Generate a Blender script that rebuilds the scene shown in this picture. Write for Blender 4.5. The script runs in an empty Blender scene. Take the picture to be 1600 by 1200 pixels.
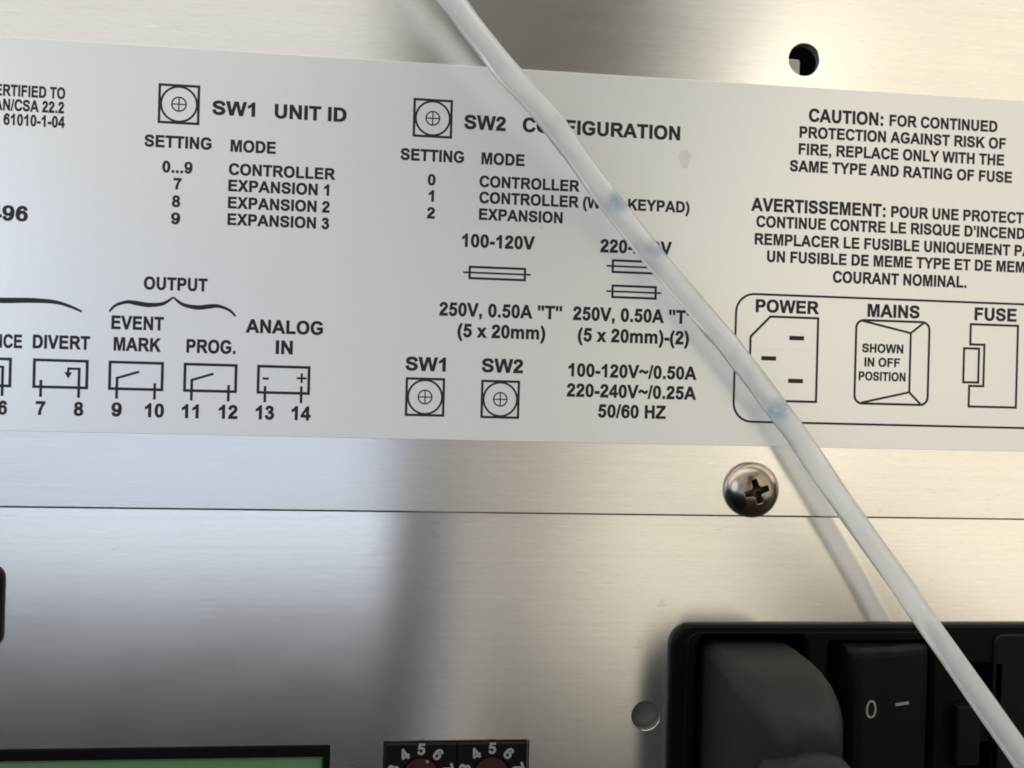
import bpy, bmesh, math, random
from math import pi, sin, cos, radians
from mathutils import Vector, Matrix
from mathutils import noise as hills
from mathutils.geometry import tessellate_polygon

S = 0.001                      # everything below is written in millimetres
scene = bpy.context.scene
C = scene.collection

# ------------------------------------------------------------------ camera, world, lamps
cam = bpy.data.cameras.new('camera')
cam.sensor_width = 36.0
cam.lens = 36.0 * 1250 / 1600
cam.clip_start = 0.002
cam.clip_end = 20.0
cam.dof.use_dof = True
cam.dof.focus_distance = 0.1125
cam.dof.aperture_fstop = 18.0
cam_ob = bpy.data.objects.new('camera', cam)
C.objects.link(cam_ob)
_r, _u, _b = (0.9955034, -0.0907975, 0.0269974), (-0.0268859, 0.0024516, 0.9996355), (-0.0908306, -0.9958664, -0.0000007)
cam_ob.matrix_world = Matrix(((_r[0], _u[0], _b[0], -10.2287 * S), (_r[1], _u[1], _b[1], -112.1471 * S),
                              (_r[2], _u[2], _b[2], 0.0), (0, 0, 0, 1)))
scene.camera = cam_ob
scene.view_settings.view_transform = 'Standard'
scene.view_settings.look = 'None'
scene.view_settings.exposure = 0.0
scene.view_settings.gamma = 1.0
scene.view_settings.use_curve_mapping = False
scene.cycles.use_denoising = True
scene.cycles.filter_width = 1.8
scene.cycles.sample_clamp_indirect = 6.0


class NT:
    """small helper for shader math"""
    def __init__(self, tree):
        self.t = tree

    def n(self, kind, **kw):
        nd = self.t.nodes.new(kind)
        for k, v in kw.items():
            setattr(nd, k, v)
        return nd

    def put(self, sock, v):
        if isinstance(v, (int, float, tuple, list)):
            sock.default_value = v
        else:
            self.t.links.new(v, sock)

    def m(self, op, a, b=0.0, c=None):
        nd = self.n('ShaderNodeMath', operation=op)
        self.put(nd.inputs[0], a)
        self.put(nd.inputs[1], b)
        if c is not None:
            self.put(nd.inputs[2], c)
        return nd.outputs[0]

    def step(self, x, a, b):
        """smooth 0 -> 1 as x goes from a to b"""
        nd = self.n('ShaderNodeMapRange', interpolation_type='SMOOTHSTEP')
        self.put(nd.inputs[0], x)
        nd.inputs[1].default_value, nd.inputs[2].default_value = min(a, b), max(a, b)
        nd.inputs[3].default_value, nd.inputs[4].default_value = (0, 1) if a < b else (1, 0)
        return nd.outputs[0]

    def mul(self, *xs):
        r = xs[0]
        for x in xs[1:]:
            r = self.m('MULTIPLY', r, x)
        return r

    def mix(self, f, a, b):
        nd = self.n('ShaderNodeMix', data_type='RGBA')
        self.put(nd.inputs[0], f)
        self.put(nd.inputs[6], a)
        self.put(nd.inputs[7], b)
        return nd.outputs[2]


# the room behind the camera: a cool window, a warm wall and ceiling, a dark person and phone, a dark floor
world = bpy.data.worlds.new('World')
scene.world = world
world.use_nodes = True
wt = NT(world.node_tree)
bg = world.node_tree.nodes['Background']
tc = wt.n('ShaderNodeTexCoord')
sep = wt.n('ShaderNodeSeparateXYZ')
world.node_tree.links.new(tc.outputs['Generated'], sep.inputs[0])
_d = wt.m('MAXIMUM', wt.m('MULTIPLY', sep.outputs[1], -1.0), 0.12)
U = wt.m('DIVIDE', sep.outputs[0], _d)
Vv = wt.m('DIVIDE', sep.outputs[2], _d)
col = (0.40, 0.37, 0.325, 1)
col = wt.mix(wt.step(U, 0.08, 0.29), col, (0.90, 0.83, 0.67, 1)) 
col = wt.mix(wt.step(U, 0.34, 0.60), col, (0.10, 0.09, 0.075, 1))                     # behind the lamp                     # warm wall to the right
col = wt.mix(wt.mul(wt.step(Vv, 0.14, 0.32), wt.step(U, 0.56, 0.34)), col, (0.86, 0.83, 0.75, 1))                    # ceiling
col = wt.mix(wt.mul(wt.step(U, -0.03, -0.07), wt.step(Vv, -0.225, -0.15), wt.step(Vv, 0.34, 0.10)), col, (0.62, 0.70, 0.86, 1))   # window wall
col = wt.mix(wt.mul(wt.step(U, -0.03, -0.07), wt.step(U, -1.0, -0.35), wt.step(Vv, -0.225, -0.185), wt.step(Vv, -0.155, -0.185)), col, (3.0, 3.25, 3.65, 1))   # bright pane
col = wt.mix(wt.mul(wt.step(U, -0.12, 0.0), wt.step(U, 0.40, 0.20), wt.step(Vv, 0.12, 0.24), wt.step(Vv, 0.9, 0.7)), col, (0.05, 0.042, 0.034, 1))       # person
col = wt.mix(wt.mul(wt.step(U, -0.07, -0.035), wt.step(U, 0.05, -0.01), wt.step(Vv, -0.02, -0.1)), col, (0.13, 0.135, 0.15, 1))      # phone edge
col = wt.mix(wt.mul(wt.step(Vv, -0.19, -0.28), wt.step(U, 0.0, -0.05)), col, (0.008, 0.009, 0.010, 1))                              # floor, in shade
col = wt.mix(wt.mul(wt.step(Vv, -0.30, -0.46), wt.step(U, 0.0, 0.1)), col, (0.05, 0.045, 0.038, 1))
col = wt.mix(wt.step(Vv, 1.2, 1.8), col, (2.8, 2.7, 2.55, 1))                        # unseen overhead glow, added to brighten the label
world.node_tree.links.new(col, bg.inputs[0])
bg.inputs[1].default_value = 1.0


def area_lamp(name, loc, target, size, power, color):
    L = bpy.data.lights.new(name, 'AREA')
    L.shape = 'DISK'
    L.size = size
    L.energy = power
    L.color = color
    o = bpy.data.objects.new(name, L)
    C.objects.link(o)
    o.location = loc
    o.rotation_euler = (Vector(target) - Vector(loc)).to_track_quat('-Z', 'Y').to_euler()
    return o


area_lamp('warm_room_lamp', (0.46, -0.36, 0.10), (0.05, 0, 0), 0.66, 1.11, (1.0, 0.90, 0.71))
area_lamp('window_light', (-0.62, -0.50, 0.10), (-0.06, 0, 0), 0.45, 1.25, (0.66, 0.82, 1.0))


# ------------------------------------------------------------------ materials
def new_mat(name):
    m = bpy.data.materials.new(name)
    m.use_nodes = True
    nt = NT(m.node_tree)
    return m, nt, m.node_tree.nodes['Principled BSDF']


def noise(nt, scale, stretch=(1, 1, 1), detail=3.0, rough=0.55):
    t = nt.n('ShaderNodeTexCoord')
    mp = nt.n('ShaderNodeMapping')
    mp.inputs['Scale'].default_value = stretch
    nt.t.links.new(t.outputs['Object'], mp.inputs[0])
    n = nt.n('ShaderNodeTexNoise')
    n.inputs['Scale'].default_value = scale
    n.inputs['Detail'].default_value = detail
    n.inputs['Roughness'].default_value = rough
    nt.t.links.new(mp.outputs[0], n.inputs[0])
    return n.outputs[0]


def bump(nt, bsdf, h, strength, dist):
    b = nt.n('ShaderNodeBump')
    b.inputs['Strength'].default_value = strength
    b.inputs['Distance'].default_value = dist
    nt.t.links.new(h, b.inputs['Height'])
    nt.t.links.new(b.outputs[0], bsdf.inputs['Normal'])


def brushed(name, base, rough, aniso, grain=0.075):
    """sheet metal with a horizontal grain: reflections stay sharp sideways and smear up and down"""
    m, nt, b = new_mat(name)
    m.node_tree.nodes.remove(b)
    g = nt.n('ShaderNodeBsdfAnisotropic', distribution='BECKMANN')
    df = nt.n('ShaderNodeBsdfDiffuse')
    mx = nt.n('ShaderNodeMixShader')
    mx.inputs[0].default_value = 0.04
    g2 = nt.n('ShaderNodeBsdfAnisotropic', distribution='GGX')
    g2.inputs['Roughness'].default_value = 0.34
    mg = nt.n('ShaderNodeMixShader')
    mg.inputs[0].default_value = 0.15
    nt.t.links.new(g.outputs[0], mg.inputs[1])
    nt.t.links.new(g2.outputs[0], mg.inputs[2])
    nt.t.links.new(mg.outputs[0], mx.inputs[1])
    nt.t.links.new(df.outputs[0], mx.inputs[2])
    nt.t.links.new(mx.outputs[0], m.node_tree.nodes['Material Output'].inputs[0])
    g.inputs['Anisotropy'].default_value = aniso
    cx = nt.n('ShaderNodeCombineXYZ')
    cx.inputs[0].default_value = 1.0
    nt.t.links.new(cx.outputs[0], g.inputs['Tangent'])
    fine = noise(nt, 1.0, (420, 1, 8000), 2.0)
    streak = noise(nt, 1.0, (22, 1, 1500), 4.0, 0.65)
    spots = noise(nt, 70.0, (1, 1, 2), 5.0, 0.6)
    k = nt.m('ADD', nt.m('MULTIPLY', nt.m('SUBTRACT', fine, 0.5), grain * 1.6),
             nt.m('ADD', nt.m('MULTIPLY', nt.m('SUBTRACT', streak, 0.5), grain * 1.6), nt.m('MULTIPLY', nt.m('SUBTRACT', spots, 0.5), grain * 1.2)))
    marks = noise(nt, 160.0, (1, 1, 1.6), 4.0, 0.7)
    scratch = noise(nt, 1.0, (60, 1, 5200), 1.0)
    k = nt.m('SUBTRACT', k, nt.m('ADD', nt.m('MULTIPLY', nt.step(marks, 0.66, 0.76), 0.14), nt.m('MULTIPLY', nt.step(scratch, 0.72, 0.80), 0.10)))
    fleck = noise(nt, 1.0, (330, 1, 3600), 2.0, 0.6)
    k = nt.m('ADD', k, nt.m('SUBTRACT', nt.m('MULTIPLY', nt.step(fleck, 0.60, 0.74), 0.09), nt.m('MULTIPLY', nt.step(fleck, 0.40, 0.27), 0.09)))
    v = nt.m('ADD', k, 1.0)
    sc = nt.n('ShaderNodeVectorMath', operation='SCALE')
    sc.inputs[0].default_value = base
    nt.t.links.new(v, sc.inputs['Scale'])
    nt.t.links.new(sc.outputs[0], g.inputs['Color'])
    nt.t.links.new(sc.outputs[0], df.inputs['Color'])
    nt.t.links.new(sc.outputs[0], g2.inputs['Color'])
    r = nt.m('ADD', nt.m('MULTIPLY', nt.m('SUBTRACT', spots, 0.5), 0.025), rough)
    nt.t.links.new(r, g.inputs['Roughness'])
    return m


def plain(name, base, rough, grain=0.0, scale=1500.0, bump_s=0.0, metallic=0.0, spec=0.5):
    m, nt, b = new_mat(name)
    b.inputs['Metallic'].default_value = metallic
    b.inputs['Roughness'].default_value = rough
    b.inputs['Specular IOR Level'].default_value = spec
    n = noise(nt, scale, (1, 1, 1), 3.0)
    sc = nt.n('ShaderNodeVectorMath', operation='SCALE')
    sc.inputs[0].default_value = base
    nt.t.links.new(nt.m('ADD', nt.m('MULTIPLY', nt.m('SUBTRACT', n, 0.5), grain), 1.0), sc.inputs['Scale'])
    nt.t.links.new(sc.outputs[0], b.inputs['Base Color'])
    if bump_s:
        bump(nt, b, n, bump_s, 0.0001)
    return m


M = {}
M['panel'] = brushed('brushed_aluminium', (0.87, 0.86, 0.84), 0.165, 0.56)
M['cover'] = brushed('brushed_cover', (0.85, 0.84, 0.82), 0.22, 0.52)
M['cut'] = plain('shaded_hole_wall', (0.16, 0.155, 0.14), 0.5, 0.1, 3000, 0, 0.3)  # hole walls: reflection of the dark inside put into the colour
M['black'] = plain('black_plastic', (0.0025, 0.0025, 0.0022), 0.5, 0.3, 3000, 0.10, 0.0, 0.06)
M['gloss_black'] = plain('smooth_black_plastic', (0.004, 0.004, 0.0036), 0.5, 0.2, 2000, 0.03, 0.0, 0.09)
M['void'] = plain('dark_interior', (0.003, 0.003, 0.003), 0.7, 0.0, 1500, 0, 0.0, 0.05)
M['rubber'] = plain('dark_grey_rubber', (0.008, 0.0073, 0.006), 0.6, 0.25, 2500, 0.12, 0.0, 0.2)
M['green'] = plain('green_terminal_plastic', (0.11, 0.22, 0.10), 0.45, 0.15, 900, 0.05)
M['red'] = plain('dark_red_plastic', (0.035, 0.006, 0.004), 0.4, 0.2)
M['white_ink'] = plain('white_print', (0.20, 0.205, 0.195), 0.6, 0.5, 3000)
M['ink'] = plain('black_print', (0.020, 0.016, 0.023), 0.55, 0.6, 2500, 0.0, 0.0, 0.25)
M['bracket'] = plain('inner_metal', (0.8, 0.78, 0.70), 0.5, 0.2, 400, 0, 0.0)
M['screw'] = plain('nickel_screw', (0.31, 0.265, 0.215), 0.22, 0.5, 900, 0.12, 1.0)
M['recess_shade'] = plain('recess_shade', (0.06, 0.048, 0.038), 0.45, 0.4, 900, 0.1, 0.6)  # screw recess faces, coloured dark for the shade inside
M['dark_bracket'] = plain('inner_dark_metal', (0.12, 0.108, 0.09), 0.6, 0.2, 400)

# matt grey printed film
m, nt, b = new_mat('label_film')
n1 = noise(nt, 900.0, (1, 1, 1), 4.0, 0.7)
n2 = noise(nt, 25.0, (1, 1, 1), 3.0)
v = nt.m('ADD', nt.m('MULTIPLY', nt.m('SUBTRACT', n1, 0.5), 0.05), nt.m('ADD', nt.m('MULTIPLY', nt.m('SUBTRACT', n2, 0.5), 0.06), 1.0))
speck = noise(nt, 420.0, (1, 1, 1), 1.0)
rub = noise(nt, 1.0, (38, 1, 900), 2.0)
v = nt.m('SUBTRACT', v, nt.m('ADD', nt.m('MULTIPLY', nt.step(speck, 0.80, 0.86), 0.25), nt.m('MULTIPLY', nt.step(rub, 0.70, 0.80), 0.035)))
sc = nt.n('ShaderNodeVectorMath', operation='SCALE')
sc.inputs[0].default_value = (0.745, 0.75, 0.75)
nt.t.links.new(v, sc.inputs['Scale'])
nt.t.links.new(sc.outputs[0], b.inputs['Base Color'])
b.inputs['Roughness'].default_value = 0.33
b.inputs['Metallic'].default_value = 0.5
b.inputs['Specular IOR Level'].default_value = 0.7
bump(nt, b, n1, 0.06, 0.0001)
M['film'] = m

# faint thumb smudge printed on nothing: a translucent greasy film
m, nt, b = new_mat('greasy_smudge')
b.inputs['Base Color'].default_value = (0.30, 0.28, 0.25, 1)
b.inputs['Roughness'].default_value = 0.5
nt.put(b.inputs['Alpha'], nt.m('MULTIPLY', noise(nt, 500.0), 0.20))
M['smudge'] = m

# milky fluoropolymer tube: light passes through it, strongly blurred
m, nt, b = new_mat('milky_tube_plastic')
m.node_tree.nodes.remove(b)
n1 = noise(nt, 130.0, (1, 1, 1), 3.0)
st = noise(nt, 300.0, (1, 1, 1), 2.0)
st_noise = noise(nt, 420.0, (1, 1, 1), 2.0)
BLUE_PATCHES = [(13.3, -4.8, 25.2), (19.4, -4.4, 19.3), (37.2, -3.7, -2.6)]
base = nt.mix(nt.step(n1, 0.35, 0.75), (0.985, 0.99, 0.99, 1), (0.95, 0.965, 0.97, 1))
tco = nt.n('ShaderNodeTexCoord')
blue = 0.0
for sx_, sy_, sz_ in BLUE_PATCHES:                      # bluish patches in the tube colour here and there
    dv = nt.n('ShaderNodeVectorMath', operation='DISTANCE')
    nt.t.links.new(tco.outputs['Object'], dv.inputs[0])
    dv.inputs[1].default_value = (sx_ * S, sy_ * S, sz_ * S)
    blue = nt.m('MAXIMUM', blue, nt.step(dv.outputs['Value'], 0.0024, 0.0010))
blue = nt.mul(blue, nt.step(st_noise, 0.30, 0.55))
base = nt.mix(nt.m('MULTIPLY', blue, 0.9), base, (0.52, 0.62, 0.74, 1))
bp = nt.n('ShaderNodeBump')
bp.inputs['Strength'].default_value = 0.5
bp.inputs['Distance'].default_value = 0.0006
nt.t.links.new(nt.m('ADD', n1, nt.m('MULTIPLY', st, 0.3)), bp.inputs['Height'])
df = nt.n('ShaderNodeBsdfDiffuse')
tl = nt.n('ShaderNodeBsdfTranslucent')
rf = nt.n('ShaderNodeBsdfRefraction', distribution='GGX')
gl = nt.n('ShaderNodeBsdfAnisotropic', distribution='GGX')
for q in (df, tl, rf, gl):
    nt.t.links.new(bp.outputs[0], q.inputs['Normal'])
for q in (df, tl):
    nt.t.links.new(base, q.inputs['Color'])
nt.t.links.new(nt.mix(nt.m('MULTIPLY', blue, 0.8), (0.97, 0.975, 0.98, 1), (0.6, 0.72, 0.85, 1)), rf.inputs['Color'])
rf.inputs['Roughness'].default_value = 0.62
rf.inputs['IOR'].default_value = 1.12
gl.inputs['Roughness'].default_value = 0.22
fr = nt.n('ShaderNodeFresnel')
fr.inputs['IOR'].default_value = 1.45


def mixs(f, a, b):
    q = nt.n('ShaderNodeMixShader')
    nt.put(q.inputs[0], f)
    nt.t.links.new(a.outputs[0], q.inputs[1])
    nt.t.links.new(b.outputs[0], q.inputs[2])
    return q


body = mixs(0.48, mixs(0.5, df, tl), rf)
top = mixs(fr.outputs[0], body, gl)
nt.t.links.new(top.outputs[0], m.node_tree.nodes['Material Output'].inputs[0])
M['tube'] = m


# ------------------------------------------------------------------ shape helpers (all in millimetres; x right, y into the panel, z up)
def link(name, bm, mat, parent=None, smooth=False, bevel=0.0, seg=2):
    me = bpy.data.meshes.new(name)
    bm.normal_update()
    bm.to_mesh(me)
    bm.free()
    for mm in (mat if isinstance(mat, (list, tuple)) else [mat]):
        me.materials.append(mm)
    if smooth:
        me.shade_smooth()
    o = bpy.data.objects.new(name, me)
    C.objects.link(o)
    o.parent = parent
    if bevel:
        md = o.modifiers.new('bevel', 'BEVEL')
        md.width = bevel * S
        md.segments = seg
        md.limit_method = 'ANGLE'
        md.angle_limit = radians(35)
        md.harden_normals = False
    return o


def thing(name, label, cat, loc=(0, 0, 0), group=None):
    o = bpy.data.objects.new(name, None)
    o.empty_display_size = 0.004
    C.objects.link(o)
    o.location = [c * S for c in loc]
    tag(o, label, cat, group)
    return o


def tag(o, label, cat, group=None):
    o['label'] = label
    o['category'] = cat
    if group:
        o['group'] = group
    return o


def signed(p):
    return sum(p[i - 1][0] * p[i][1] - p[i][0] * p[i - 1][1] for i in range(len(p))) / 2


def grow(p, o):
    """offset a closed outline outwards by o (counter-clockwise outline)"""
    n = len(p)
    r = []
    for i in range(n):
        a, b, c = Vector(p[i - 1]), Vector(p[i]), Vector(p[(i + 1) % n])
        d1, d2 = (b - a).normalized(), (c - b).normalized()
        n1, n2 = Vector((d1.y, -d1.x)), Vector((d2.y, -d2.x))
        q = n1 + n2
        if q.length < 1e-4:
            r.append(tuple(b + n1 * o))
            continue
        q.normalize()
        r.append(tuple(b + q * (o / max(q.dot(n1), 0.35))))
    return r


def ccw(p):
    return p if signed(p) > 0 else p[::-1]


def flat(bm, outer, holes, y, ox=0.0, oz=0.0, sx=1.0, sz=1.0, mi=0):
    """a flat sheet facing the viewer (-y)"""
    loops = [[Vector((p[0], p[1], 0)) for p in outer]] + [[Vector((p[0], p[1], 0)) for p in h] for h in holes]
    tris = tessellate_polygon(loops)
    vs = [bm.verts.new(((v.x * sx + ox) * S, y * S, (v.y * sz + oz) * S)) for l in loops for v in l]
    for t in tris:
        a, b, c = (vs[i] for i in t)
        nrm = (b.co - a.co).cross(c.co - a.co)
        if nrm.length < 1e-16:
            continue
        f = bm.faces.new((a, b, c) if nrm.y < 0 else (a, c, b))
        f.material_index = mi


def strip(bm, p0, y0, p1, y1, inward, mi=0):
    n = len(p0)
    A = [bm.verts.new((p[0] * S, y0 * S, p[1] * S)) for p in p0]
    B = [bm.verts.new((p[0] * S, y1 * S, p[1] * S)) for p in p1]
    for i in range(n):
        j = (i + 1) % n
        f = bm.faces.new((A[i], A[j], B[j], B[i]) if inward else (A[i], B[i], B[j], A[j]))
        f.material_index = mi


def plate(bm, outer, holes, y0, y1, ch=0.12, back=True, mi=0, edge_mi=0, hole_ch=None, hole_mi=0, round_n=1):
    """sheet from y0 (front) to y1 (back) with cut-outs and small chamfers on every front edge"""
    outer = ccw(outer)
    holes = [ccw(h) for h in holes]
    hc = ch if hole_ch is None else hole_ch
    flat(bm, grow(outer, -ch), [grow(h, hc) for h in holes], y0, mi=mi)
    for k in range(round_n):                       # a chamfer, or a rounded edge in several steps
        a, b = (pi / 2 * q / round_n for q in (k, k + 1))
        strip(bm, grow(outer, -ch * (1 - sin(a))), y0 + ch * (1 - cos(a)), grow(outer, -ch * (1 - sin(b))), y0 + ch * (1 - cos(b)), False, edge_mi)
    strip(bm, outer, y0 + ch, outer, y1, False, edge_mi)
    for h in holes:
        strip(bm, grow(h, hc), y0, h, y0 + hc, True, edge_mi)
        strip(bm, h, y0 + hc, h, y1, True, hole_mi)
    if back:
        flat(bm, outer, holes, y1, mi=mi)
    bmesh.ops.remove_doubles(bm, verts=bm.verts, dist=1e-8)


def circle(cx, cz, r, n=48):
    return [(cx + r * cos(2 * pi * i / n), cz + r * sin(2 * pi * i / n)) for i in range(n)]


def rrect(x0, z0, x1, z1, r, n=6):
    """rounded rectangle; r may be a tuple for the corners bottom-left, bottom-right, top-right, top-left"""
    rs = r if isinstance(r, tuple) else (r,) * 4
    pts = []
    for (cx, cz, a), q in zip(((x0, z0, 180), (x1, z0, 270), (x1, z1, 0), (x0, z1, 90)), rs):
        px = cx + q if cx == x0 else cx - q
        pz = cz + q if cz == z0 else cz - q
        k = n if q > 0 else 0
        for i in range(k + 1):
            t = radians(a + 90.0 * (i / k if k else 0))
            pts.append((px + q * cos(t), pz + q * sin(t)))
    return pts


def box(bm, x0, x1, y0, y1, z0, z1, mi=0):
    v = [bm.verts.new((x * S, y * S, z * S)) for x in (x0, x1) for y in (y0, y1) for z in (z0, z1)]
    for q in ((0, 1, 3, 2), (4, 6, 7, 5), (0, 4, 5, 1), (2, 3, 7, 6), (0, 2, 6, 4), (1, 5, 7, 3)):
        bm.faces.new([v[i] for i in q]).material_index = mi
    bmesh.ops.recalc_face_normals(bm, faces=bm.faces)


def loft(bm, sections, cap0=False, cap1=True):
    """sections: lists of 3-D points (mm), equal counts"""
    rings = [[bm.verts.new(Vector(p) * S) for p in s] for s in sections]
    for a, b in zip(rings, rings[1:]):
        for i in range(len(a)):
            j = (i + 1) % len(a)
            bm.faces.new((a[i], a[j], b[j], b[i]))
    if cap0:
        bm.faces.new(rings[0][::-1])
    if cap1:
        bm.faces.new(rings[-1])
    bmesh.ops.recalc_face_normals(bm, faces=bm.faces)


def ribbon(pts, w0, w1=None, n=6):
    """outline of a stroke of width w0 (or widths per point) along a smooth path"""
    ws = w0 if isinstance(w0, (list, tuple)) else [w0] * len(pts)
    P, W = [], []
    for i in range(len(pts) - 1):
        p0 = Vector(pts[max(i - 1, 0)])
        p1, p2 = Vector(pts[i]), Vector(pts[i + 1])
        p3 = Vector(pts[min(i + 2, len(pts) - 1)])
        for k in range(n):
            t = k / n
            P.append(0.5 * ((2 * p1) + (p2 - p0) * t + (2 * p0 - 5 * p1 + 4 * p2 - p3) * t * t + (3 * p1 - p0 - 3 * p2 + p3) * t ** 3))
            W.append(ws[i] * (1 - t) + ws[i + 1] * t)
    P.append(Vector(pts[-1]))
    W.append(ws[-1])
    L, Rr = [], []
    for i, p in enumerate(P):
        d = (P[min(i + 1, len(P) - 1)] - P[max(i - 1, 0)]).normalized()
        nn = Vector((-d.y, d.x))
        L.append(tuple(p + nn * W[i] / 2))
        Rr.append(tuple(p - nn * W[i] / 2))
    return L + Rr[::-1]


def ell(cx, cy, rx, ry, a0, a1, n=24, e=2.25):
    out = []
    for i in range(n + 1):
        t = radians(a0 + (a1 - a0) * i / n)
        c, s = cos(t), sin(t)
        out.append((cx + rx * math.copysign(abs(c) ** (2 / e), c), cy + ry * math.copysign(abs(s) ** (2 / e), s)))
    return out


def oval(cx, cy, rx, ry, n=36):
    return ell(cx, cy, rx, ry, 0, 360, n)[:-1]


# ------------------------------------------------------------------ a bold grotesque alphabet: each glyph is (advance, [[outline, hole...], ...])
def R4(x0, y0, x1, y1):
    return [(x0, y0), (x1, y0), (x1, y1), (x0, y1)]


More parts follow.
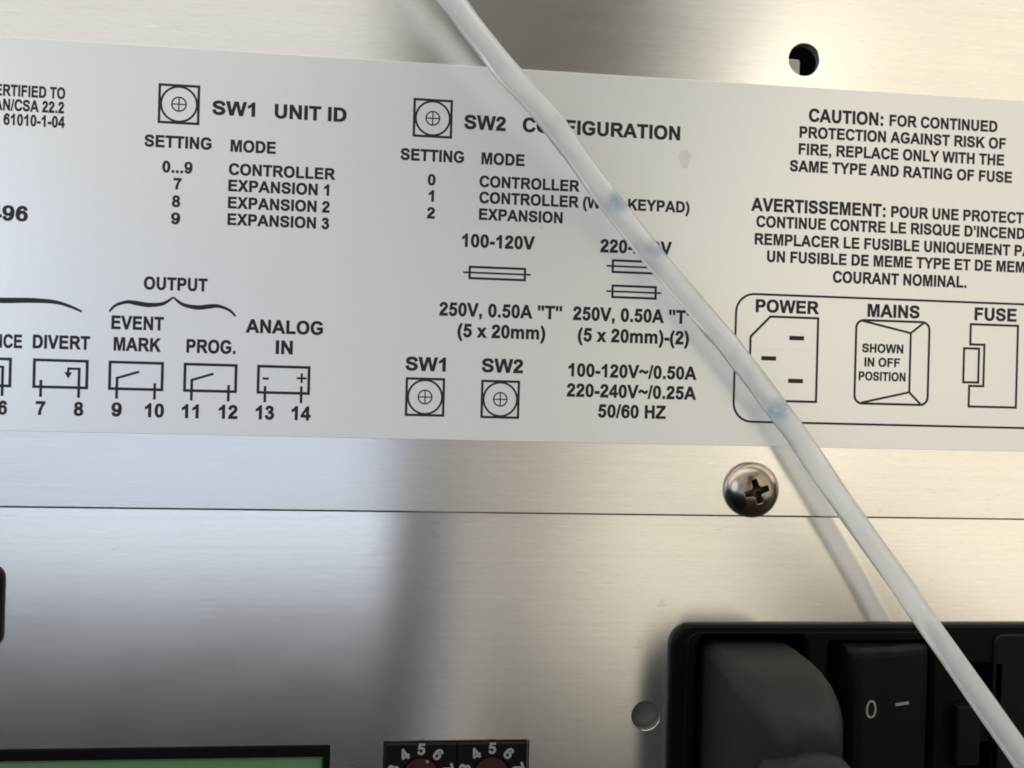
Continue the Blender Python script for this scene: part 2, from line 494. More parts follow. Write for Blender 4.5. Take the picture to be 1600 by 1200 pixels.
GL = {
    ' ': (278, []),
    'A': (722, [[[(718, 0), (561, 0), (498, 163), (213, 163), (154, 0), (0, 0), (279, 716), (432, 716)], [(452, 284), (354, 549), (258, 284)]]]),
    'B': (722, [[[(73, 0), (73, 716), (380, 716)] + ell(440, 543, 188, 173, 80, 0, 8) + [(612, 450), (540, 385), (630, 320)] + ell(452, 203, 215, 203, 15, -85, 10) + [(390, 0)],
                 R4(218, 431, 330, 597)[:2] + ell(400, 514, 85, 83, -80, 80, 10) + [(218, 597)], [(218, 121), (352, 121)] + ell(420, 216, 97, 95, -80, 80, 10) + [(218, 311)]]]),
    'C': (722, [[ell(385, 358, 338, 370, 25, 336, 40) + ell(385, 358, 192, 246, 332, 29, 40)]]),
    'D': (722, [[[(72, 0), (72, 716), (336, 716)] + ell(336, 358, 339, 358, 88, -88, 26) + [(336, 0)], [(217, 121), (322, 121)] + ell(322, 358, 203, 237, -88, 88, 22) + [(217, 595)]]]),
    'E': (667, [[[(73, 0), (73, 716), (604, 716), (604, 595), (218, 595), (218, 436), (577, 436), (577, 315), (218, 315), (218, 121), (618, 121), (618, 0)]]]),
    'F': (611, [[[(74, 0), (74, 716), (565, 716), (565, 595), (218, 595), (218, 425), (518, 425), (518, 304), (218, 304), (218, 0)]]]),
    'G': (778, [[ell(395, 358, 350, 370, 30, 318, 40) + [(713, 120), (713, 384), (401, 384), (401, 263), (567, 263), (567, 172)] + ell(395, 358, 202, 246, 305, 34, 36)]]),
    'H': (722, [[[(73, 0), (73, 716), (218, 716), (218, 434), (501, 434), (501, 716), (646, 716), (646, 0), (501, 0), (501, 313), (218, 313), (218, 0)]]]),
    'I': (278, [[R4(68, 0, 213, 716)]]),
    'K': (722, [[[(74, 0), (74, 716), (219, 716), (219, 398), (511, 716), (706, 716), (436, 437), (720, 0), (533, 0), (336, 335), (219, 215), (219, 0)]]]),
    'L': (611, [[[(77, 0), (77, 716), (221, 716), (221, 121), (580, 121), (580, 0)]]]),
    'M': (833, [[[(71, 0), (71, 716), (287, 716), (417, 228), (545, 716), (762, 716), (762, 0), (628, 0), (628, 564), (486, 0), (347, 0), (205, 564), (205, 0)]]]),
    'N': (722, [[[(74, 0), (74, 716), (215, 716), (508, 238), (508, 716), (642, 716), (642, 0), (497, 0), (208, 467), (208, 0)]]]),
    'O': (778, [[oval(389, 358, 346, 370), oval(389, 358, 197, 246)]]),
    'P': (667, [[[(73, 0), (73, 716), (380, 716)] + ell(400, 493, 222, 223, 85, -85, 18) + [(380, 270), (218, 270), (218, 0)], [(218, 391), (350, 391)] + ell(370, 493, 100, 102, -80, 80, 12) + [(218, 595)]]]),
    'Q': (778, [[oval(389, 358, 346, 370), oval(389, 358, 197, 246)], [[(405, 215), (445, 120), (590, 20), (690, -58), (737, 48), (600, 130)]]]),
    'R': (722, [[[(73, 0), (73, 716), (400, 716)] + ell(440, 510, 220, 206, 85, -60, 16) + [(520, 300), (600, 190), (722, 0), (549, 0), (425, 187), (350, 285), (290, 299), (218, 299), (218, 0)],
                 [(218, 413), (360, 413)] + ell(410, 505, 99, 91, -80, 80, 12) + [(218, 595)]]]),
    'S': (667, [[ribbon([(555, 500), (490, 622), (335, 657), (180, 622), (122, 520), (180, 420), (335, 368), (490, 312), (548, 205), (490, 97), (335, 56), (172, 98), (98, 240)],
                        [142, 132, 124, 132, 144, 140, 136, 140, 146, 134, 124, 132, 140], n=4)]]),
    'T': (611, [[[(234, 0), (234, 595), (21, 595), (21, 716), (590, 716), (590, 595), (378, 595), (378, 0)]]]),
    'U': (722, [[[(72, 716), (72, 330)] + ell(359, 290, 287, 302, 180, 360, 22) + [(646, 330), (646, 716), (501, 716), (501, 290)] + ell(359, 272, 142, 160, 360, 180, 18) + [(217, 290), (217, 716)]]]),
    'V': (667, [[[(255, 0), (-1, 716), (156, 716), (337, 186), (512, 716), (666, 716), (410, 0)]]]),
    'W': (944, [[[(175, 0), (4, 716), (152, 716), (260, 224), (391, 716), (563, 716), (689, 216), (799, 716), (945, 716), (771, 0), (617, 0), (474, 535), (332, 0)]]]),
    'X': (667, [[[(0, 0), (245, 374), (23, 716), (192, 716), (336, 486), (477, 716), (645, 716), (422, 369), (667, 0), (493, 0), (334, 248), (174, 0)]]]),
    'Y': (667, [[[(260, 0), (260, 301), (-2, 716), (167, 716), (336, 433), (501, 716), (667, 716), (404, 300), (404, 0)]]]),
    'Z': (611, [[[(10, 0), (10, 130), (386, 595), (53, 595), (53, 716), (576, 716), (576, 604), (185, 121), (591, 121), (591, 0)]]]),
    '0': (556, [[oval(277, 353, 236, 366), oval(277, 353, 94, 250)]]),
    '1': (556, [[[(393, 0), (256, 0), (256, 518), (170, 455), (80, 415), (80, 540), (190, 600), (282, 719), (393, 719)]]]),
    '2': (556, [[ribbon([(105, 490), (155, 618), (275, 659), (400, 615), (432, 510), (370, 385), (230, 250), (120, 110)], [138, 130, 120, 132, 144, 142, 142, 150], n=4)],
                [[(25, 0), (506, 0), (506, 128), (190, 128), (60, 110)]]]),
    '3': (556, [[ribbon([(108, 520), (160, 624), (265, 660), (378, 618), (404, 530), (350, 430), (215, 382)], [134, 126, 118, 132, 140, 124, 104], n=4)],
                [ribbon([(215, 378), (385, 335), (440, 220), (385, 95), (265, 48), (145, 88), (98, 205)], [104, 126, 144, 134, 120, 126, 136], n=4)]]),
    '4': (556, [[[(312, 0), (312, 144), (19, 144), (19, 264), (329, 719), (445, 719), (445, 265), (533, 265), (533, 144), (445, 144), (445, 0)], [(312, 265), (312, 510), (147, 265)]]]),
    '5': (556, [[[(132, 707), (62, 335), (180, 320), (240, 580), (489, 580), (489, 707)]], [ribbon([(120, 370), (265, 418), (400, 370), (444, 240), (390, 98), (270, 48), (150, 88), (103, 195)], [110, 112, 130, 146, 134, 120, 126, 138], n=4)]]),
    '6': (556, [[oval(288, 234, 236, 246), oval(288, 228, 98, 136)], [ribbon([(108, 230), (122, 470), (200, 618), (312, 660), (420, 620), (448, 520)], [136, 136, 132, 120, 122, 132], n=4)]]),
    '7': (556, [[[(42, 579), (42, 707), (509, 707), (509, 607), (390, 440), (318, 230), (295, 0), (159, 0), (190, 210), (255, 400), (352, 579)]]]),
    '8': (556, [[oval(277, 532, 212, 187), oval(277, 528, 80, 80)], [oval(277, 200, 240, 212), oval(277, 205, 102, 102)]]),
    '9': (556, [[oval(266, 473, 236, 246), oval(266, 479, 98, 136)], [ribbon([(446, 477), (432, 237), (354, 89), (242, 47), (134, 87), (106, 187)], [136, 136, 132, 120, 122, 132], n=4)]]),
    '.': (278, [[R4(72, 0, 209, 137)]]),
    ',': (278, [[[(66, 137), (204, 137), (204, 39), (180, -80), (92, -150), (64, -92), (120, -50), (136, 0), (66, 0)]]]),
    ':': (333, [[R4(98, 0, 235, 137)], [R4(98, 381, 235, 518)]]),
    '-': (333, [[R4(40, 190, 312, 322)]]),
    '/': (278, [[[(0, -12), (178, 728), (279, 728), (103, -12)]]]),
    '(': (333, [[ribbon([(268, 728), (160, 530), (112, 260), (160, -10), (268, -210)], [90, 128, 142, 128, 90], n=4)]]),
    ')': (333, [[ribbon([(65, 728), (173, 530), (221, 260), (173, -10), (65, -210)], [90, 128, 142, 128, 90], n=4)]]),
    '"': (474, [[[(50, 716), (200, 716), (172, 462), (80, 462)]], [[(274, 716), (424, 716), (396, 462), (302, 462)]]]),
    "'": (238, [[[(46, 716), (192, 716), (164, 462), (74, 462)]]]),
    '+': (584, [[[(232, 90), (350, 90), (350, 300), (540, 300), (540, 418), (350, 418), (350, 630), (232, 630), (232, 418), (44, 418), (44, 300), (232, 300)]]]),
    '~': (584, [[ribbon([(52, 300), (110, 390), (190, 410), (292, 360), (394, 310), (474, 330), (532, 420)], 116, n=4)]]),
    'x': (556, [[[(7, 0), (196, 271), (15, 519), (183, 519), (275, 375), (373, 519), (534, 519), (356, 268), (550, 0), (381, 0), (275, 163), (167, 0)]]]),
    'm': (889, [[[(62, 0), (62, 519), (188, 519), (188, 450), (250, 515), (345, 531), (430, 505), (480, 448), (545, 510), (640, 531), (740, 505), (800, 440), (815, 340), (815, 0), (678, 0),
                  (678, 300), (665, 385), (610, 420), (550, 400), (512, 340), (507, 250), (507, 0), (370, 0), (370, 290), (360, 390), (305, 420), (245, 400), (205, 345), (199, 240), (199, 0)]]]),
}
INK_Y = -0.012
INK_SPREAD = 19             # the printed ink bleeds a little past the drawn outline


def glyph(bm, ch, fx, fz, y):
    for pi_, piece in enumerate(GL[ch][1]):
        piece = [grow(ccw(piece[0]), INK_SPREAD)] + [grow(ccw(h), -INK_SPREAD) for h in piece[1:]]
        cs = [[(fx(p), fz(p)) for p in loop] for loop in piece]
        flat(bm, cs[0], cs[1:], y - 0.003 * pi_)


def ink_span(t):
    x, lo, hi = 0, 1e9, -1e9
    for ch in t:
        xs = [p[0] + x for pc in GL[ch][1] for p in pc[0]]
        if xs:
            lo, hi = min(lo, min(xs)), max(hi, max(xs))
        x += GL[ch][0]
    return lo, hi


def write(bm, text, x0, x1, z, cap, y=INK_Y):
    """set a line of lettering so that its ink runs from x0 to x1 (up to a | mark) on baseline z"""
    lo, hi = ink_span(text.split('|')[0])
    k = (x1 - x0) / (hi - lo)
    h = cap / 716.0
    x = 0
    for ch in text.replace('|', ''):
        glyph(bm, ch, lambda p, x=x: x0 + (p[0] + x - lo) * k, lambda p: z + p[1] * h, y)
        x += GL[ch][0]


def line(bm, a, b, w, y=INK_Y, ea=0.0, eb=0.0):
    a, b = Vector(a), Vector(b)
    d = (b - a).normalized()
    a, b = a - d * ea, b + d * eb
    n = Vector((-d.y, d.x)) * w / 2
    flat(bm, [tuple(a + n), tuple(b + n), tuple(b - n), tuple(a - n)], [], y)


def ring(bm, pts, w, y=INK_Y):
    """a closed outline drawn with a line of width w, centred on pts"""
    p = ccw(pts)
    flat(bm, grow(p, w / 2), [grow(p, -w / 2)], y)


# ------------------------------------------------------------------ sheet metal
COVER_Y, PANEL_Y = 0.17, 1.40
bm = bmesh.new()
plate(bm, [(-150, -18.35), (150, -18.35), (150, 120), (-150, 120)], [circle(41.5, 48.4, 2.32, 64)], COVER_Y, COVER_Y + 1.2, 0.32, hole_ch=0.08, hole_mi=1, round_n=8)
cover = link('cover_plate', bm, [M['cover'], M['cut']])
tag(cover, 'brushed metal cover plate with a round hole, carrying the printed grey label', 'metal plate')

INLET_HOLE = rrect(24.6, -71, 103, -34.6, 2.5)
bm = bmesh.new()
plate(bm, [(-150, -110), (150, -110), (150, -14), (-150, -14)],
      [circle(20.88, -47.5, 2.13, 48), rrect(-110, -63, -24.0, -51.1, 0.2), R4(-16.62, -61.6, 4.0, -50.75), rrect(-120, -37.4, -67.9, -26.4, 1.6), INLET_HOLE],
      PANEL_Y, PANEL_Y + 1.2, 0.08, hole_ch=0.02, hole_mi=1)
panel = link('back_panel', bm, [M['panel'], M['cut']])
tag(panel, 'brushed aluminium lower panel reflecting the room, with cut-outs for the connectors', 'metal panel')

# what is seen through the two round holes
bm = bmesh.new()
box(bm, 25, 42.07, 2.6, 3.6, 30, 49.54)
b_ = link('inner_bracket', bm, M['bracket'], bevel=1.4, seg=6)
tag(b_, 'dim inner metal bracket seen through the hole in the cover plate', 'bracket', 'brackets behind the holes')
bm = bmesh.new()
box(bm, 20, 70, 9.0, 10.0, 25, 80)  # wall painted black to stand for the unlit inside
iw = tag(link('inner_wall', bm, M['void']), 'inner wall deep behind the hole in the cover plate, coloured black for the dark inside', 'inner wall')
iw['kind'] = 'structure'
bm = bmesh.new()
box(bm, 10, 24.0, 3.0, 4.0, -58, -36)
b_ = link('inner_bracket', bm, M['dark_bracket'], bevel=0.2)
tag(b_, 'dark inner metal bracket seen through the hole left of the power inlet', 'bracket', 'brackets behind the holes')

# ------------------------------------------------------------------ the printed label
lab = thing('printed_label', 'long matt grey label printed with black captions and wiring symbols', 'label', (0, 0, -8.05))


def ink_part(name, bm):
    for v in bm.verts:
        v.co.z += 8.05 * S
    return link(name, bm, M['ink'], lab)


bm = bmesh.new()
plate(bm, rrect(-140, -8.05, 140, 44.35, 1.5), [], 0.0, 0.15, 0.03, back=False)
for v in bm.verts:
    v.co.z += 8.05 * S
link('film', bm, M['film'], lab)

TEXTS = [
    ('standards_text', 'CERTIFIED TO', -70.99, -61.09, 36.51, 1.49),
    ('standards_text', 'CAN/CSA 22.2', -71.06, -61.19, 34.59, 1.49),
    ('standards_text', 'NO. 61010-1-04', -71.89, -61.05, 32.66, 1.49),
    ('serial_text', '496', -70.29, -65.46, 19.96, 1.96),
    ('unit_table', 'SW1', -41.9, -36.28, 35.57, 1.87),
    ('unit_table', 'UNIT ID', -33.58, -23.97, 35.55, 1.89),
    ('unit_table', 'SETTING', -50.67, -41.93, 30.75, 1.58),
    ('unit_table', 'MODE', -39.34, -33.37, 30.65, 1.59),
    ('unit_table', '0...9', -48.25, -44.35, 27.39, 1.52),
    ('unit_table', '7', -46.75, -45.74, 25.15, 1.52),
    ('unit_table', '8', -46.87, -45.85, 22.77, 1.52),
    ('unit_table', '9', -46.92, -45.79, 20.45, 1.52),
    ('unit_table', 'CONTROLLER', -39.49, -25.28, 27.49, 1.53),
    ('unit_table', 'EXPANSION 1', -39.5, -26.04, 25.26, 1.53),
    ('unit_table', 'EXPANSION 2', -39.49, -25.92, 22.93, 1.53),
    ('unit_table', 'EXPANSION 3', -39.49, -25.92, 20.66, 1.53),
    ('configuration_table', 'SW2', -7.66, -1.91, 35.54, 1.93),
    ('configuration_table', 'CONFIGURATION', 0.58, 23.19, 35.59, 1.95),
    ('configuration_table', 'SETTING', -16.37, -7.63, 30.74, 1.59),
    ('configuration_table', 'MODE', -5.11, 0.89, 30.73, 1.6),
    ('configuration_table', '0', -12.52, -11.5, 27.4, 1.53),
    ('configuration_table', '1', -12.33, -11.66, 25.14, 1.53),
    ('configuration_table', '2', -12.53, -11.47, 22.78, 1.53),
    ('configuration_table', 'CONTROLLER', -5.31, 8.82, 27.52, 1.55),
    ('configuration_table', 'CONTROLLER (WITH KEYPAD)', -5.27, 24.88, 25.26, 1.56),
    ('configuration_table', 'EXPANSION', -5.25, 6.52, 22.92, 1.55),
    ('fuse_rating_text', '100-120V', -7.53, 2.66, 19.04, 1.8),
    ('fuse_rating_text', '220-240V', 12.09, 22.42, 19.1, 1.83),
    ('fuse_rating_text', '250V, 0.50A "T"', -10.45, 6.82, 9.32, 1.84),
    ('fuse_rating_text', '(5 x 20mm)', -7.82, 4.5, 6.41, 1.84),
    ('fuse_rating_text', '250V, 0.50A "T"', 8.43, 25.8, 9.34, 1.87),
    ('fuse_rating_text', '(5 x 20mm)-(2)', 9.22, 25.31, 6.35, 1.87),
    ('switch_caption', 'SW1', -14.9, -9.4, 1.52, 1.87),
    ('switch_caption', 'SW2', -4.3, 1.45, 1.58, 1.89),
    ('supply_text', '100-120V~/0.50A', 8.01, 26.56, 1.33, 1.83),
    ('supply_text', '220-240V~/0.25A', 7.83, 26.57, -1.53, 1.83),
    ('supply_text', '50/60 HZ', 12.41, 22.18, -4.38, 1.83),
    ('terminal_text', 'OUTPUT', -50.24, -41.95, 11.47, 1.69),
    ('terminal_text', 'ADVANCE', -74.51, -65.73, 3.03, 1.74),
    ('terminal_text', 'DIVERT', -64.31, -57.06, 3.08, 1.76),
    ('terminal_text', 'EVENT', -54.31, -47.55, 5.98, 1.77),
    ('terminal_text', 'MARK', -53.94, -47.88, 3.09, 1.77),
    ('terminal_text', 'PROG.', -44.45, -38.02, 3.1, 1.78),
    ('terminal_text', 'ANALOG', -36.67, -26.38, 6.07, 1.8),
    ('terminal_text', 'IN', -32.6, -30.39, 3.28, 1.8),
    ('terminal_text', '6', -68.5, -67.42, -5.86, 1.79),
    ('terminal_text', '7', -63.71, -62.57, -5.8, 1.8),
    ('terminal_text', '8', -58.85, -57.7, -5.8, 1.8),
    ('terminal_text', '9', -54.0, -52.73, -5.76, 1.81),
    ('terminal_text', '10', -49.66, -47.24, -5.78, 1.82),
    ('terminal_text', '11', -44.83, -42.68, -5.79, 1.82),
    ('terminal_text', '12', -39.96, -37.55, -5.76, 1.83),
    ('terminal_text', '13', -35.05, -32.65, -5.74, 1.84),
    ('terminal_text', '14', -30.24, -27.74, -5.73, 1.85),
    ('caution_text', 'CAUTION:', 42.36, 53.64, 39.39, 1.85),
    ('caution_text', 'FOR CONTINUED', 54.68, 71.48, 39.44, 1.61),
    ('caution_text', 'PROTECTION AGAINST RISK OF', 41.01, 72.9, 36.98, 1.6),
    ('caution_text', 'FIRE, REPLACE ONLY WITH THE', 40.95, 72.69, 34.51, 1.6),
    ('caution_text', 'SAME TYPE AND RATING OF FUSE', 39.67, 74.01, 32.01, 1.6),
    ('french_caution_text', 'AVERTISSEMENT:', 34.07, 54.37, 26.02, 1.85),
    ('french_caution_text', 'POUR UNE PROTECT|ION', 55.31, 76.03, 26.04, 1.61),
    ('french_caution_text', "CONTINUE CONTRE LE RISQUE D'INCEND|IE", 34.89, 76.3, 23.71, 1.6),
    ('french_caution_text', 'REMPLACER LE FUSIBLE UNIQUEMENT| PAR', 34.72, 74.03, 21.16, 1.6),
    ('french_caution_text', 'UN FUSIBLE DE MEME TYPE ET DE| MEME', 36.63, 71.16, 18.71, 1.6),
    ('french_caution_text', 'COURANT NOMINAL.', 46.66, 67.27, 16.11, 1.65),
    ('power_text', 'POWER', 35.15, 44.6, 11.4, 1.81),
    ('power_text', 'MAINS', 52.1, 60.06, 11.3, 1.84),
    ('power_text', 'FUSE', 68.75, 75.32, 11.35, 1.86),
    ('power_text', 'SHOWN', 51.39, 57.7, 6.05, 1.27),
    ('power_text', 'IN OFF', 51.82, 57.23, 4.01, 1.27),
    ('power_text', 'POSITION', 50.99, 58.16, 1.94, 1.27),
]
blocks = {}
for blk, t, x0, x1, z, cap in TEXTS:
    bm = blocks.setdefault(blk, bmesh.new())
    write(bm, t, x0, x1, z, cap)
for blk, bm in blocks.items():
    ink_part(blk, bm)

W = 0.34
# rotary switch symbols: square, circle, small crossed circle
for x0, z1 in ((-49.06, 39.38), (-14.82, 39.42), (-14.86, 0.56), (-4.34, 0.50)):
    bm = bmesh.new()
    a, cx, cz = 5.48, x0 + 2.74, z1 - 2.70
    ring(bm, R4(x0 + W / 2, z1 - 5.4 + W / 2, x0 + a - W / 2, z1 - W / 2), W)
    ring(bm, circle(cx, cz, 2.36, 48), 0.28, INK_Y - 0.003)
    ring(bm, circle(cx, cz, 0.94, 32), 0.19, INK_Y)
    line(bm, (cx - 0.9, cz), (cx + 0.9, cz), 0.17, INK_Y - 0.003)
    line(bm, (cx, cz - 0.9), (cx, cz + 0.9), 0.17, INK_Y - 0.006)
    ink_part('switch_symbol', bm)

# fuse symbols: a box with a wire through it
for x0, x1, z0, z1 in ((-6.52, 1.55, 14.52, 16.40), (13.80, 20.42, 16.20, 18.14), (13.85, 20.42, 12.62, 14.54)):
    bm = bmesh.new()
    zc = (z0 + z1) / 2
    ring(bm, R4(x0 + 0.15, z0 + 0.15, x1 - 0.15, z1 - 0.15), 0.33)
    line(bm, (x0 - 0.75, zc), (x1 + 0.68, zc), 0.26, INK_Y - 0.003)
    ink_part('fuse_symbol', bm)

# terminal symbols
Wt = 0.38


def terminal(x0, x1, pins):
    bm = bmesh.new()
    ring(bm, R4(x0 + Wt / 2, -2.26 + Wt / 2, x1 - Wt / 2, 1.70 - Wt / 2), Wt)
    for px, top in pins:
        line(bm, (px, -3.42), (px, top), 0.36, INK_Y - 0.003)
    return bm


bm = terminal(-64.26, -57.12, ((-63.18, -1.15), (-58.32, 0.62)))
line(bm, (-58.32, 0.46), (-59.85, 0.46), 0.32, INK_Y - 0.006)
line(bm, (-59.72, 0.46), (-59.72, -0.2), 0.32, INK_Y - 0.003)
flat(bm, [(-60.22, -0.02), (-59.22, -0.02), (-59.72, -0.88)], [], INK_Y - 0.006)
ink_part('terminal_symbol', bm)
for x0, x1, p0, p1 in ((-54.56, -47.36, -53.42, -48.50), (-44.78, -37.66, -43.66, -38.78)):
    bm = terminal(x0, x1, ((p0, -0.55), (p1, -1.2)))
    line(bm, (p0 - 0.12, -0.66), (p0 + 2.85, 0.30), 0.32, INK_Y - 0.006)
    ink_part('terminal_symbol', bm)
bm = terminal(-35.05, -27.88, ((-33.92, -1.18), (-29.05, -1.10)))
line(bm, (-34.28, -0.16), (-33.44, -0.16), 0.30)
line(bm, (-29.72, 0.0), (-28.36, 0.0), 0.30, INK_Y - 0.006)
line(bm, (-29.04, -0.66), (-29.04, 0.68), 0.30, INK_Y - 0.009)
ink_part('terminal_symbol', bm)
bm = terminal(-74.1, -66.92, ((-73.0, -1.15), (-68.06, 0.62)))
line(bm, (-68.06, 0.46), (-69.6, 0.46), 0.32, INK_Y - 0.006)
line(bm, (-69.5, 0.46), (-69.5, -0.2), 0.32, INK_Y - 0.003)
flat(bm, [(-70.0, -0.02), (-69.0, -0.02), (-69.5, -0.88)], [], INK_Y - 0.006)
ink_part('terminal_symbol', bm)

# the two horizontal braces
bm = bmesh.new()
flat(bm, ribbon([(-54.66, 8.28), (-53.85, 9.16), (-52.4, 9.66), (-51.2, 9.55), (-49.6, 9.36), (-47.7, 9.60), (-46.38, 10.52)], [0.26, 0.36, 0.46, 0.62, 0.62, 0.46, 0.22]), [], INK_Y)
flat(bm, ribbon([(-46.38, 10.52), (-45.1, 9.58), (-43.2, 9.24), (-41.6, 9.44), (-40.4, 9.52), (-38.95, 9.02), (-38.10, 8.20)], [0.22, 0.46, 0.62, 0.62, 0.46, 0.36, 0.26]), [], INK_Y - 0.003)
ink_part('brace_mark', bm)
bm = bmesh.new()
flat(bm, ribbon([(-74.5, 9.35), (-71.0, 9.22), (-67.5, 9.32), (-64.5, 9.42), (-61.6, 9.30), (-59.6, 8.75), (-58.18, 8.14)], [0.6, 0.76, 0.74, 0.66, 0.50, 0.38, 0.28]), [], INK_Y)
ink_part('brace_mark', bm)

# power entry diagram: border, inlet, rocker, fuse holder
bm = bmesh.new()
ring(bm, rrect(32.2, -4.52, 88.0, 13.96, 2.7, 8), 0.32)
ink_part('power_border', bm)
bm = bmesh.new()
ring(bm, [(37.25, -1.42), (44.56, -1.42), (44.56, 10.78), (37.35, 10.78), (34.46, 7.80), (34.46, 1.35)], 0.34)
for x, z in ((41.38, 7.78), (37.25, 4.72), (41.38, 1.55)):
    flat(bm, R4(x - 1.12, z - 0.31, x + 1.12, z + 0.31), [], INK_Y)
ink_part('inlet_symbol', bm)
bm = bmesh.new()
ring(bm, rrect(50.40, -1.46, 61.70, 10.76, 1.15, 6), 0.34)
for a, b in (((51.3, 10.66), (58.82, 9.08)), ((60.75, 10.62), (58.82, 9.08)), ((58.82, 9.08), (58.82, 0.36)), ((58.82, 0.36), (51.5, -1.34)), ((58.82, 0.36), (60.55, -1.30))):
    line(bm, a, b, 0.32, INK_Y - 0.003 - 0.001 * len(bm.faces) / 50)
ink_part('rocker_symbol', bm)
bm = bmesh.new()
ring(bm, [(68.15, -1.5), (75.62, -1.5), (75.62, 10.72), (68.15, 10.72), (68.15, 7.72), (70.38, 7.72), (70.38, 1.56), (68.15, 1.56)], 0.34)
ring(bm, R4(67.2, 2.08, 69.55, 7.12), 0.34, INK_Y - 0.003)
ink_part('fuse_holder_symbol', bm)

# a faint greasy mark on the label
bm = bmesh.new()
flat(bm, [(24.0 + 0.85 * cos(t) * (1 + 0.15 * sin(3 * t)), 32.9 + 1.35 * sin(t)) for t in [2 * pi * i / 24 for i in range(24)]], [], -0.006)
for v in bm.verts:
    v.co.z += 8.05 * S
link('smudge', bm, M['smudge'], lab)

# ------------------------------------------------------------------ pan head screw with a cross recess
scr = thing('cross_head_screw', 'shiny domed cross head screw at the lower edge of the cover plate', 'screw', (35.15, COVER_Y, -14.35))
bm = bmesh.new()
NR, NA, RAD, HT = 90, 216, 4.02, 2.55
rot = radians(17)


def dome(x, z):
    r = math.hypot(x, z)
    q = min(r / RAD, 1.0)
    h = 0.40 + (HT - 0.40) * max(0.0, 1 - q ** 2.35) ** 0.62 if q < 1 else 0.35
    u, v = x * cos(rot) + z * sin(rot), -x * sin(rot) + z * cos(rot)
    arm = 1.78
    def slot(a, b):
        wd = 0.52 - 0.10 * min(abs(a) / arm, 1)
        d = min((arm - abs(a)) / 0.22, (wd - abs(b)) / 0.14)
        return max(0.0, min(1.0, d))
    m_ = max(slot(u, v), slot(v, u), max(0.0, min(1.0, (0.88 - r) / 0.2)))
    depth = 1.5 + 0.6 * max(0, 1 - r / 1.2)
    return h - depth * m_


rings = []
for i in range(NR + 1):
    r = RAD * (i / NR) ** 0.9
    if i == 0:
        rings.append([bm.verts.new((0, -dome(0, 0) * S, 0))])
        continue
    rings.append([bm.verts.new((r * cos(2 * pi * k / NA) * S, -dome(r * cos(2 * pi * k / NA), r * sin(2 * pi * k / NA)) * S, r * sin(2 * pi * k / NA) * S)) for k in range(NA)])
rings.append([bm.verts.new((RAD * cos(2 * pi * k / NA) * S, 0, RAD * sin(2 * pi * k / NA) * S)) for k in range(NA)])
for k in range(NA):
    bm.faces.new((rings[0][0], rings[1][k], rings[1][(k + 1) % NA]))
for a, b in zip(rings[1:], rings[2:]):
    for k in range(NA):
        j = (k + 1) % NA
        bm.faces.new((a[k], b[k], b[j], a[j]))
bmesh.ops.recalc_face_normals(bm, faces=bm.faces)
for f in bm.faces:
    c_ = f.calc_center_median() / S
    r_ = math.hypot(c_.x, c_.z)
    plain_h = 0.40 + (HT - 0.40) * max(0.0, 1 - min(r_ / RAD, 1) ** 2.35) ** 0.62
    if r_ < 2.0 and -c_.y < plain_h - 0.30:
        f.material_index = 1                      # drive recess, its shade put into the colour
link('screw_head', bm, [M['screw'], M['recess_shade']], scr, smooth=True)

# ------------------------------------------------------------------ power inlet module
inl = thing('power_inlet', 'black power inlet module with socket, rocker switch and fuse drawer set in the lower panel', 'power inlet', (60, PANEL_Y, -70))


def at_inlet(bm):
    for v in bm.verts:
        v.co -= Vector((60, PANEL_Y, -70)) * S
    return bm


FY = 0.2
bm = bmesh.new()
SOCK = rrect(27.9, -62.5, 44.2, -35.6, (4.0, 1.0, 1.6, 1.6))
ROCK = rrect(47.7, -57.5, 63.6, -36.6, 0.5)
plate(bm, rrect(24.05, -73, 105, -34.05, 3.2, 10), [SOCK, ROCK, R4(70.3, -45.2, 74.0, -39.9), R4(70.0, -57.0, 73.6, -51.8)], FY, PANEL_Y, 0.35)
link('inlet_frame', at_inlet(bm), M['black'], inl)
bm = bmesh.new()
for h, dpt in ((SOCK, 11.0), (ROCK, 6.0), (R4(70.3, -45.2, 74.0, -39.9), 5.0), (R4(70.0, -57.0, 73.6, -51.8), 5.0)):
    h = grow(ccw(h), 0.02)
    strip(bm, h, FY + 0.5, h, dpt, True)
    flat(bm, h, [], dpt)
link('recess_lining', at_inlet(bm), M['void'], inl)
bm = bmesh.new()
plate(bm, rrect(26.2, -71.5, 65.6, -35.0, 2.0), [grow(ccw(SOCK), 0.3), grow(ccw(ROCK), 0.35)], FY - 0.22, FY, 0.15, back=False)
link('raised_rim', at_inlet(bm), M['black'], inl)
# rocker: high on the side of the 0, sloping down to the right
bm = bmesh.new()
prof = [(49.6, 3.0), (49.6, -1.7), (50.2, -2.5), (51.3, -2.8), (56.0, -2.2), (61.6, -0.7), (62.8, -0.1), (63.0, 3.0)]
loft(bm, [[(x, y + dy, z) for x, y in prof] for z, dy in ((-57.2, 0.5), (-56.4, 0), (-38.0, 0), (-37.2, 0.15), (-36.7, 0.9))], True, True)
rk = link('rocker_switch', at_inlet(bm), M['gloss_black'], inl, bevel=0.25)


def rock_y(x):
    for (xa, ya), (xb, yb) in zip(prof[3:], prof[4:]):
        if xa <= x <= xb:
            return ya + (yb - ya) * (x - xa) / (xb - xa)
    return -2.8


def on_rock(bm):
    for v in bm.verts:
        x = v.co.x / S
        v.co.y = (rock_y(x) - 0.05) * S
    return at_inlet(bm)


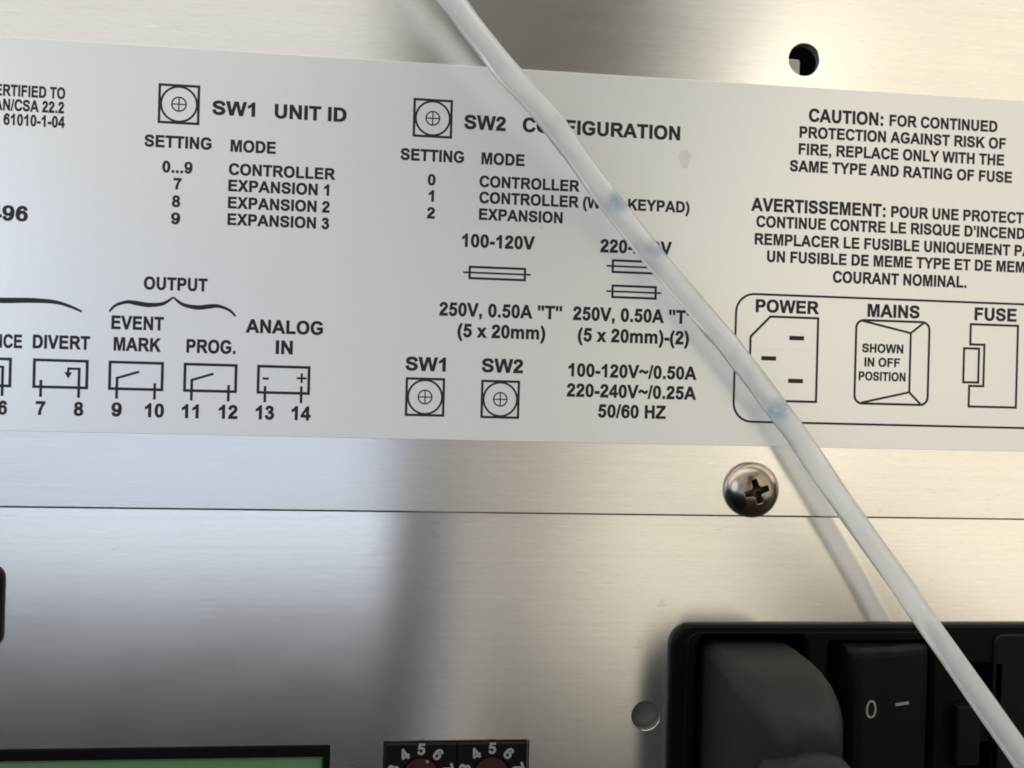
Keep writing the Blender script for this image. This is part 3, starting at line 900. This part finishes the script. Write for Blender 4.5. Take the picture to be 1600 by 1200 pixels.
bm = bmesh.new()
ring(bm, oval(52.75, -45.25, 0.68, 1.16, 28), 0.30, 0)
link('off_mark', on_rock(bm), M['white_ink'], rk)
bm = bmesh.new()
flat(bm, R4(56.75, -45.1, 59.2, -44.66), [], 0)
link('on_mark', on_rock(bm), M['white_ink'], rk)
# fuse drawer with its pull tab
bm = bmesh.new()
plate(bm, rrect(73.1, -70, 98, -35.3, 1.4), [R4(73.3, -44.6, 74.1, -39.9)], FY - 0.55, FY, 0.25, back=False)
fd = link('fuse_drawer', at_inlet(bm), M['gloss_black'], inl)
bm = bmesh.new()
box(bm, 66.9, 70.6, FY - 1.4, FY + 0.4, -54.5, -45.6)
pt = link('pull_tab', at_inlet(bm), M['gloss_black'], inl, bevel=0.3)

# ------------------------------------------------------------------ plug pushed into the inlet
plug = thing('power_plug', 'dark grey moulded power plug pushed into the black inlet socket', 'power plug', (35, -1, -50))


def at_plug(bm):
    for v in bm.verts:
        v.co -= Vector((35, -1, -50)) * S
    return bm


bm = bmesh.new()
secs = []
for y, i, r in ((9.0, 0.6, 1.6), (-2, 0.0, 1.8), (-6, 0.0, 1.9), (-9.5, 0.1, 2.1), (-12.5, 0.35, 2.5), (-15.0, 0.8, 2.9), (-17.0, 1.45, 3.2), (-18.7, 2.3, 3.3), (-19.9, 3.3, 3.1), (-20.5, 4.4, 2.2)):
    secs.append([(x, y, z) for x, z in rrect(28.9 + i, -61.0 + i, 42.3 - i, -36.6 - i, r, 6)])
loft(bm, secs)
link('plug_body', at_plug(bm), M['rubber'], plug, smooth=True)
bm = bmesh.new()
secs = []
for y, r in ((-17.5, 6.3), (-21, 6.1), (-22.0, 5.6), (-22.3, 5.0), (-23.2, 5.0), (-23.5, 5.5), (-26, 5.4), (-27, 5.0), (-27.3, 4.6), (-29, 4.6), (-29.4, 5.0), (-33, 4.8), (-34, 4.2)):
    secs.append([(x, y, z) for x, z in circle(35.6, -49.0, r, 40)])
loft(bm, secs)
link('strain_relief', at_plug(bm), M['rubber'], plug, smooth=True)
bm = bmesh.new()
secs = []
for k in range(14):
    t = k / 13 * pi / 2
    c0 = Vector((35.6, -33 - 14 * sin(t), -49.0 - 14 * (1 - cos(t))))
    d = Vector((0, -cos(t), -sin(t)))
    n = Vector((0, -d.z, d.y))
    secs.append([tuple(c0 + Vector((3.4 * cos(a), 0, 0)) + n * 3.4 * sin(a)) for a in [2 * pi * i / 24 for i in range(24)]])
secs.append([(p[0], p[1], p[2] - 40) for p in secs[-1]])
loft(bm, secs, True, True)
link('cord', at_plug(bm), M['rubber'], plug, smooth=True)

# ------------------------------------------------------------------ the two rotary coding switches
def rotary(x, label, dot, turn):
    t = thing('rotary_switch', label, 'rotary switch', (x, PANEL_Y, -60.6), 'rotary coding switches in the lower panel')
    bm = bmesh.new()
    plate(bm, R4(0.02, 0.0, 9.90, 9.72), [circle(4.95, 5.05, 2.75, 40)], -0.7, 6.0, 0.12)
    link('switch_body', bm, M['gloss_black'], t)
    bm = bmesh.new()
    loft(bm, [[(4.95 + r * cos(a), y, 5.05 + r * sin(a)) for a in [2 * pi * i / 40 for i in range(40)]] for y, r in ((6, 2.6), (0.1, 2.6), (-0.15, 2.4), (-0.15, 1.9), (0.25, 1.7), (0.25, 0.02))])
    rr = link('rotor', bm, M['red'], t)
    bm = bmesh.new()
    flat(bm, circle(4.95 + 2.15 * cos(dot), 5.05 + 2.15 * sin(dot), 0.24, 16), [], -0.17)
    link('pointer_dot', bm, M['white_ink'], rr)
    bm = bmesh.new()
    for n_ in range(10):
        a = radians(90 - 36 * (n_ - 5))
        q = a - pi / 2
        cx, cz = 4.95 + 3.98 * cos(a), 5.05 + 3.98 * sin(a)
        g = str(n_)
        fx = lambda p: cx + ((p[0] - 278) * cos(q) - (p[1] - 356) * sin(q)) * 0.00215
        fz = lambda p: cz + ((p[0] - 278) * sin(q) + (p[1] - 356) * cos(q)) * 0.00215
        glyph(bm, g, fx, fz, -0.712)
    link('dial_digits', bm, M['white_ink'], t)
    return t


rotary(-16.26, 'left rotary switch with a pale dot showing on its dark red rotor', radians(66), 0)
rotary(-6.28, 'right rotary switch nearer the power plug, no dot showing on its dark red rotor', radians(250), 0)

# ------------------------------------------------------------------ green terminal block in its black shroud
tb = thing('terminal_block', 'green terminal block inside a black edged cut-out at the bottom left', 'terminal block', (-67, PANEL_Y, -63))


def at_tb(bm):
    for v in bm.verts:
        v.co -= Vector((-67, PANEL_Y, -63)) * S
    return bm


bm = bmesh.new()
plate(bm, R4(-109.5, -62.8, -24.05, -51.15), [R4(-109, -62.4, -24.9, -52.75)], PANEL_Y - 0.15, 8.0, 0.15)
link('shroud', at_tb(bm), M['void'], tb)
bm = bmesh.new()
wires = [rrect(-31.0 - 5.0 * k, -61.6, -27.4 - 5.0 * k, -58.0, 0.4) for k in range(16)]
plate(bm, R4(-109, -62.35, -25.0, -53.3), wires, 2.6, 9.5, 0.3)
link('terminal_body', at_tb(bm), M['green'], tb)

# ------------------------------------------------------------------ black connector just entering on the left
ds = thing('data_connector', 'black round cornered connector edge at the far left of the lower panel', 'connector', (-94, PANEL_Y, -37))
bm = bmesh.new()
plate(bm, rrect(-119.5 + 94, 0.0 - 0.35, -67.85 + 94, 10.75, 1.7), [rrect(-118 + 94, 1.2, -69.3 + 94, 9.6, 1.2)], -0.7, 4.0, 0.25)
link('shell', bm, M['gloss_black'], ds)
bm = bmesh.new()
plate(bm, rrect(-118.2 + 94, 1.0, -69.1 + 94, 9.8, 1.2), [], 1.5, 4.0, 0.2)
link('insert', bm, M['void'], ds)

# ------------------------------------------------------------------ the milky tube hanging across the panel
TUBE = [(-24.48, -11, 64.66), (-15.48, -9, 55.66), (-9.99, -7.8, 49.66), (-2.57, -6.5, 41.56), (4.54, -5.4, 34.59), (13.51, -4.6, 23.72), (25.62, -3.8, 10.75), (30.81, -3.6, 5.13), (38.73, -3.7, -4.44), (47.23, -4.6, -16.25), (58.0, -6.8, -31.41), (70.12, -11.5, -49.72), (74.01, -15, -57.29), (78.01, -20, -66.28999999999999)]
pts = []
rnd = random.Random(4)
NP = 9
for i in range(len(TUBE) - 1):
    p0, p1, p2, p3 = (Vector(TUBE[max(0, min(len(TUBE) - 1, i + k))]) for k in (-1, 0, 1, 2))
    for k in range(NP):
        t = k / NP
        pts.append(0.5 * ((2 * p1) + (p2 - p0) * t + (2 * p0 - 5 * p1 + 4 * p2 - p3) * t * t + (3 * p1 - p0 - 3 * p2 + p3) * t ** 3))
pts.append(Vector(TUBE[-1]))


def tube_rings(rad, ph):
    secs = []
    for i, p in enumerate(pts):
        d = (pts[min(i + 1, len(pts) - 1)] - pts[max(i - 1, 0)]).normalized()
        a = d.cross(Vector((0, 1, 0))).normalized()
        b = a.cross(d).normalized()
        ring_ = []
        for k in range(28):
            q = 2 * pi * k / 28
            f = rad * (1 + 0.13 * hills.noise(Vector((1.6 * cos(q), 1.6 * sin(q), i * 0.25 + ph))) + 0.03 * hills.noise(Vector((2 * cos(q), 2 * sin(q), i * 0.7))))
            ring_.append(tuple(p + a * cos(q) * f + b * sin(q) * f * 0.72))      # slightly flattened tube
        secs.append(ring_)
    return secs


bm = bmesh.new()
loft(bm, tube_rings(1.62, 0.3), False, False)
tube = link('plastic_tube', bm, M['tube'], smooth=True)
tag(tube, 'milky translucent plastic tube hanging diagonally across the label and panel', 'tube')
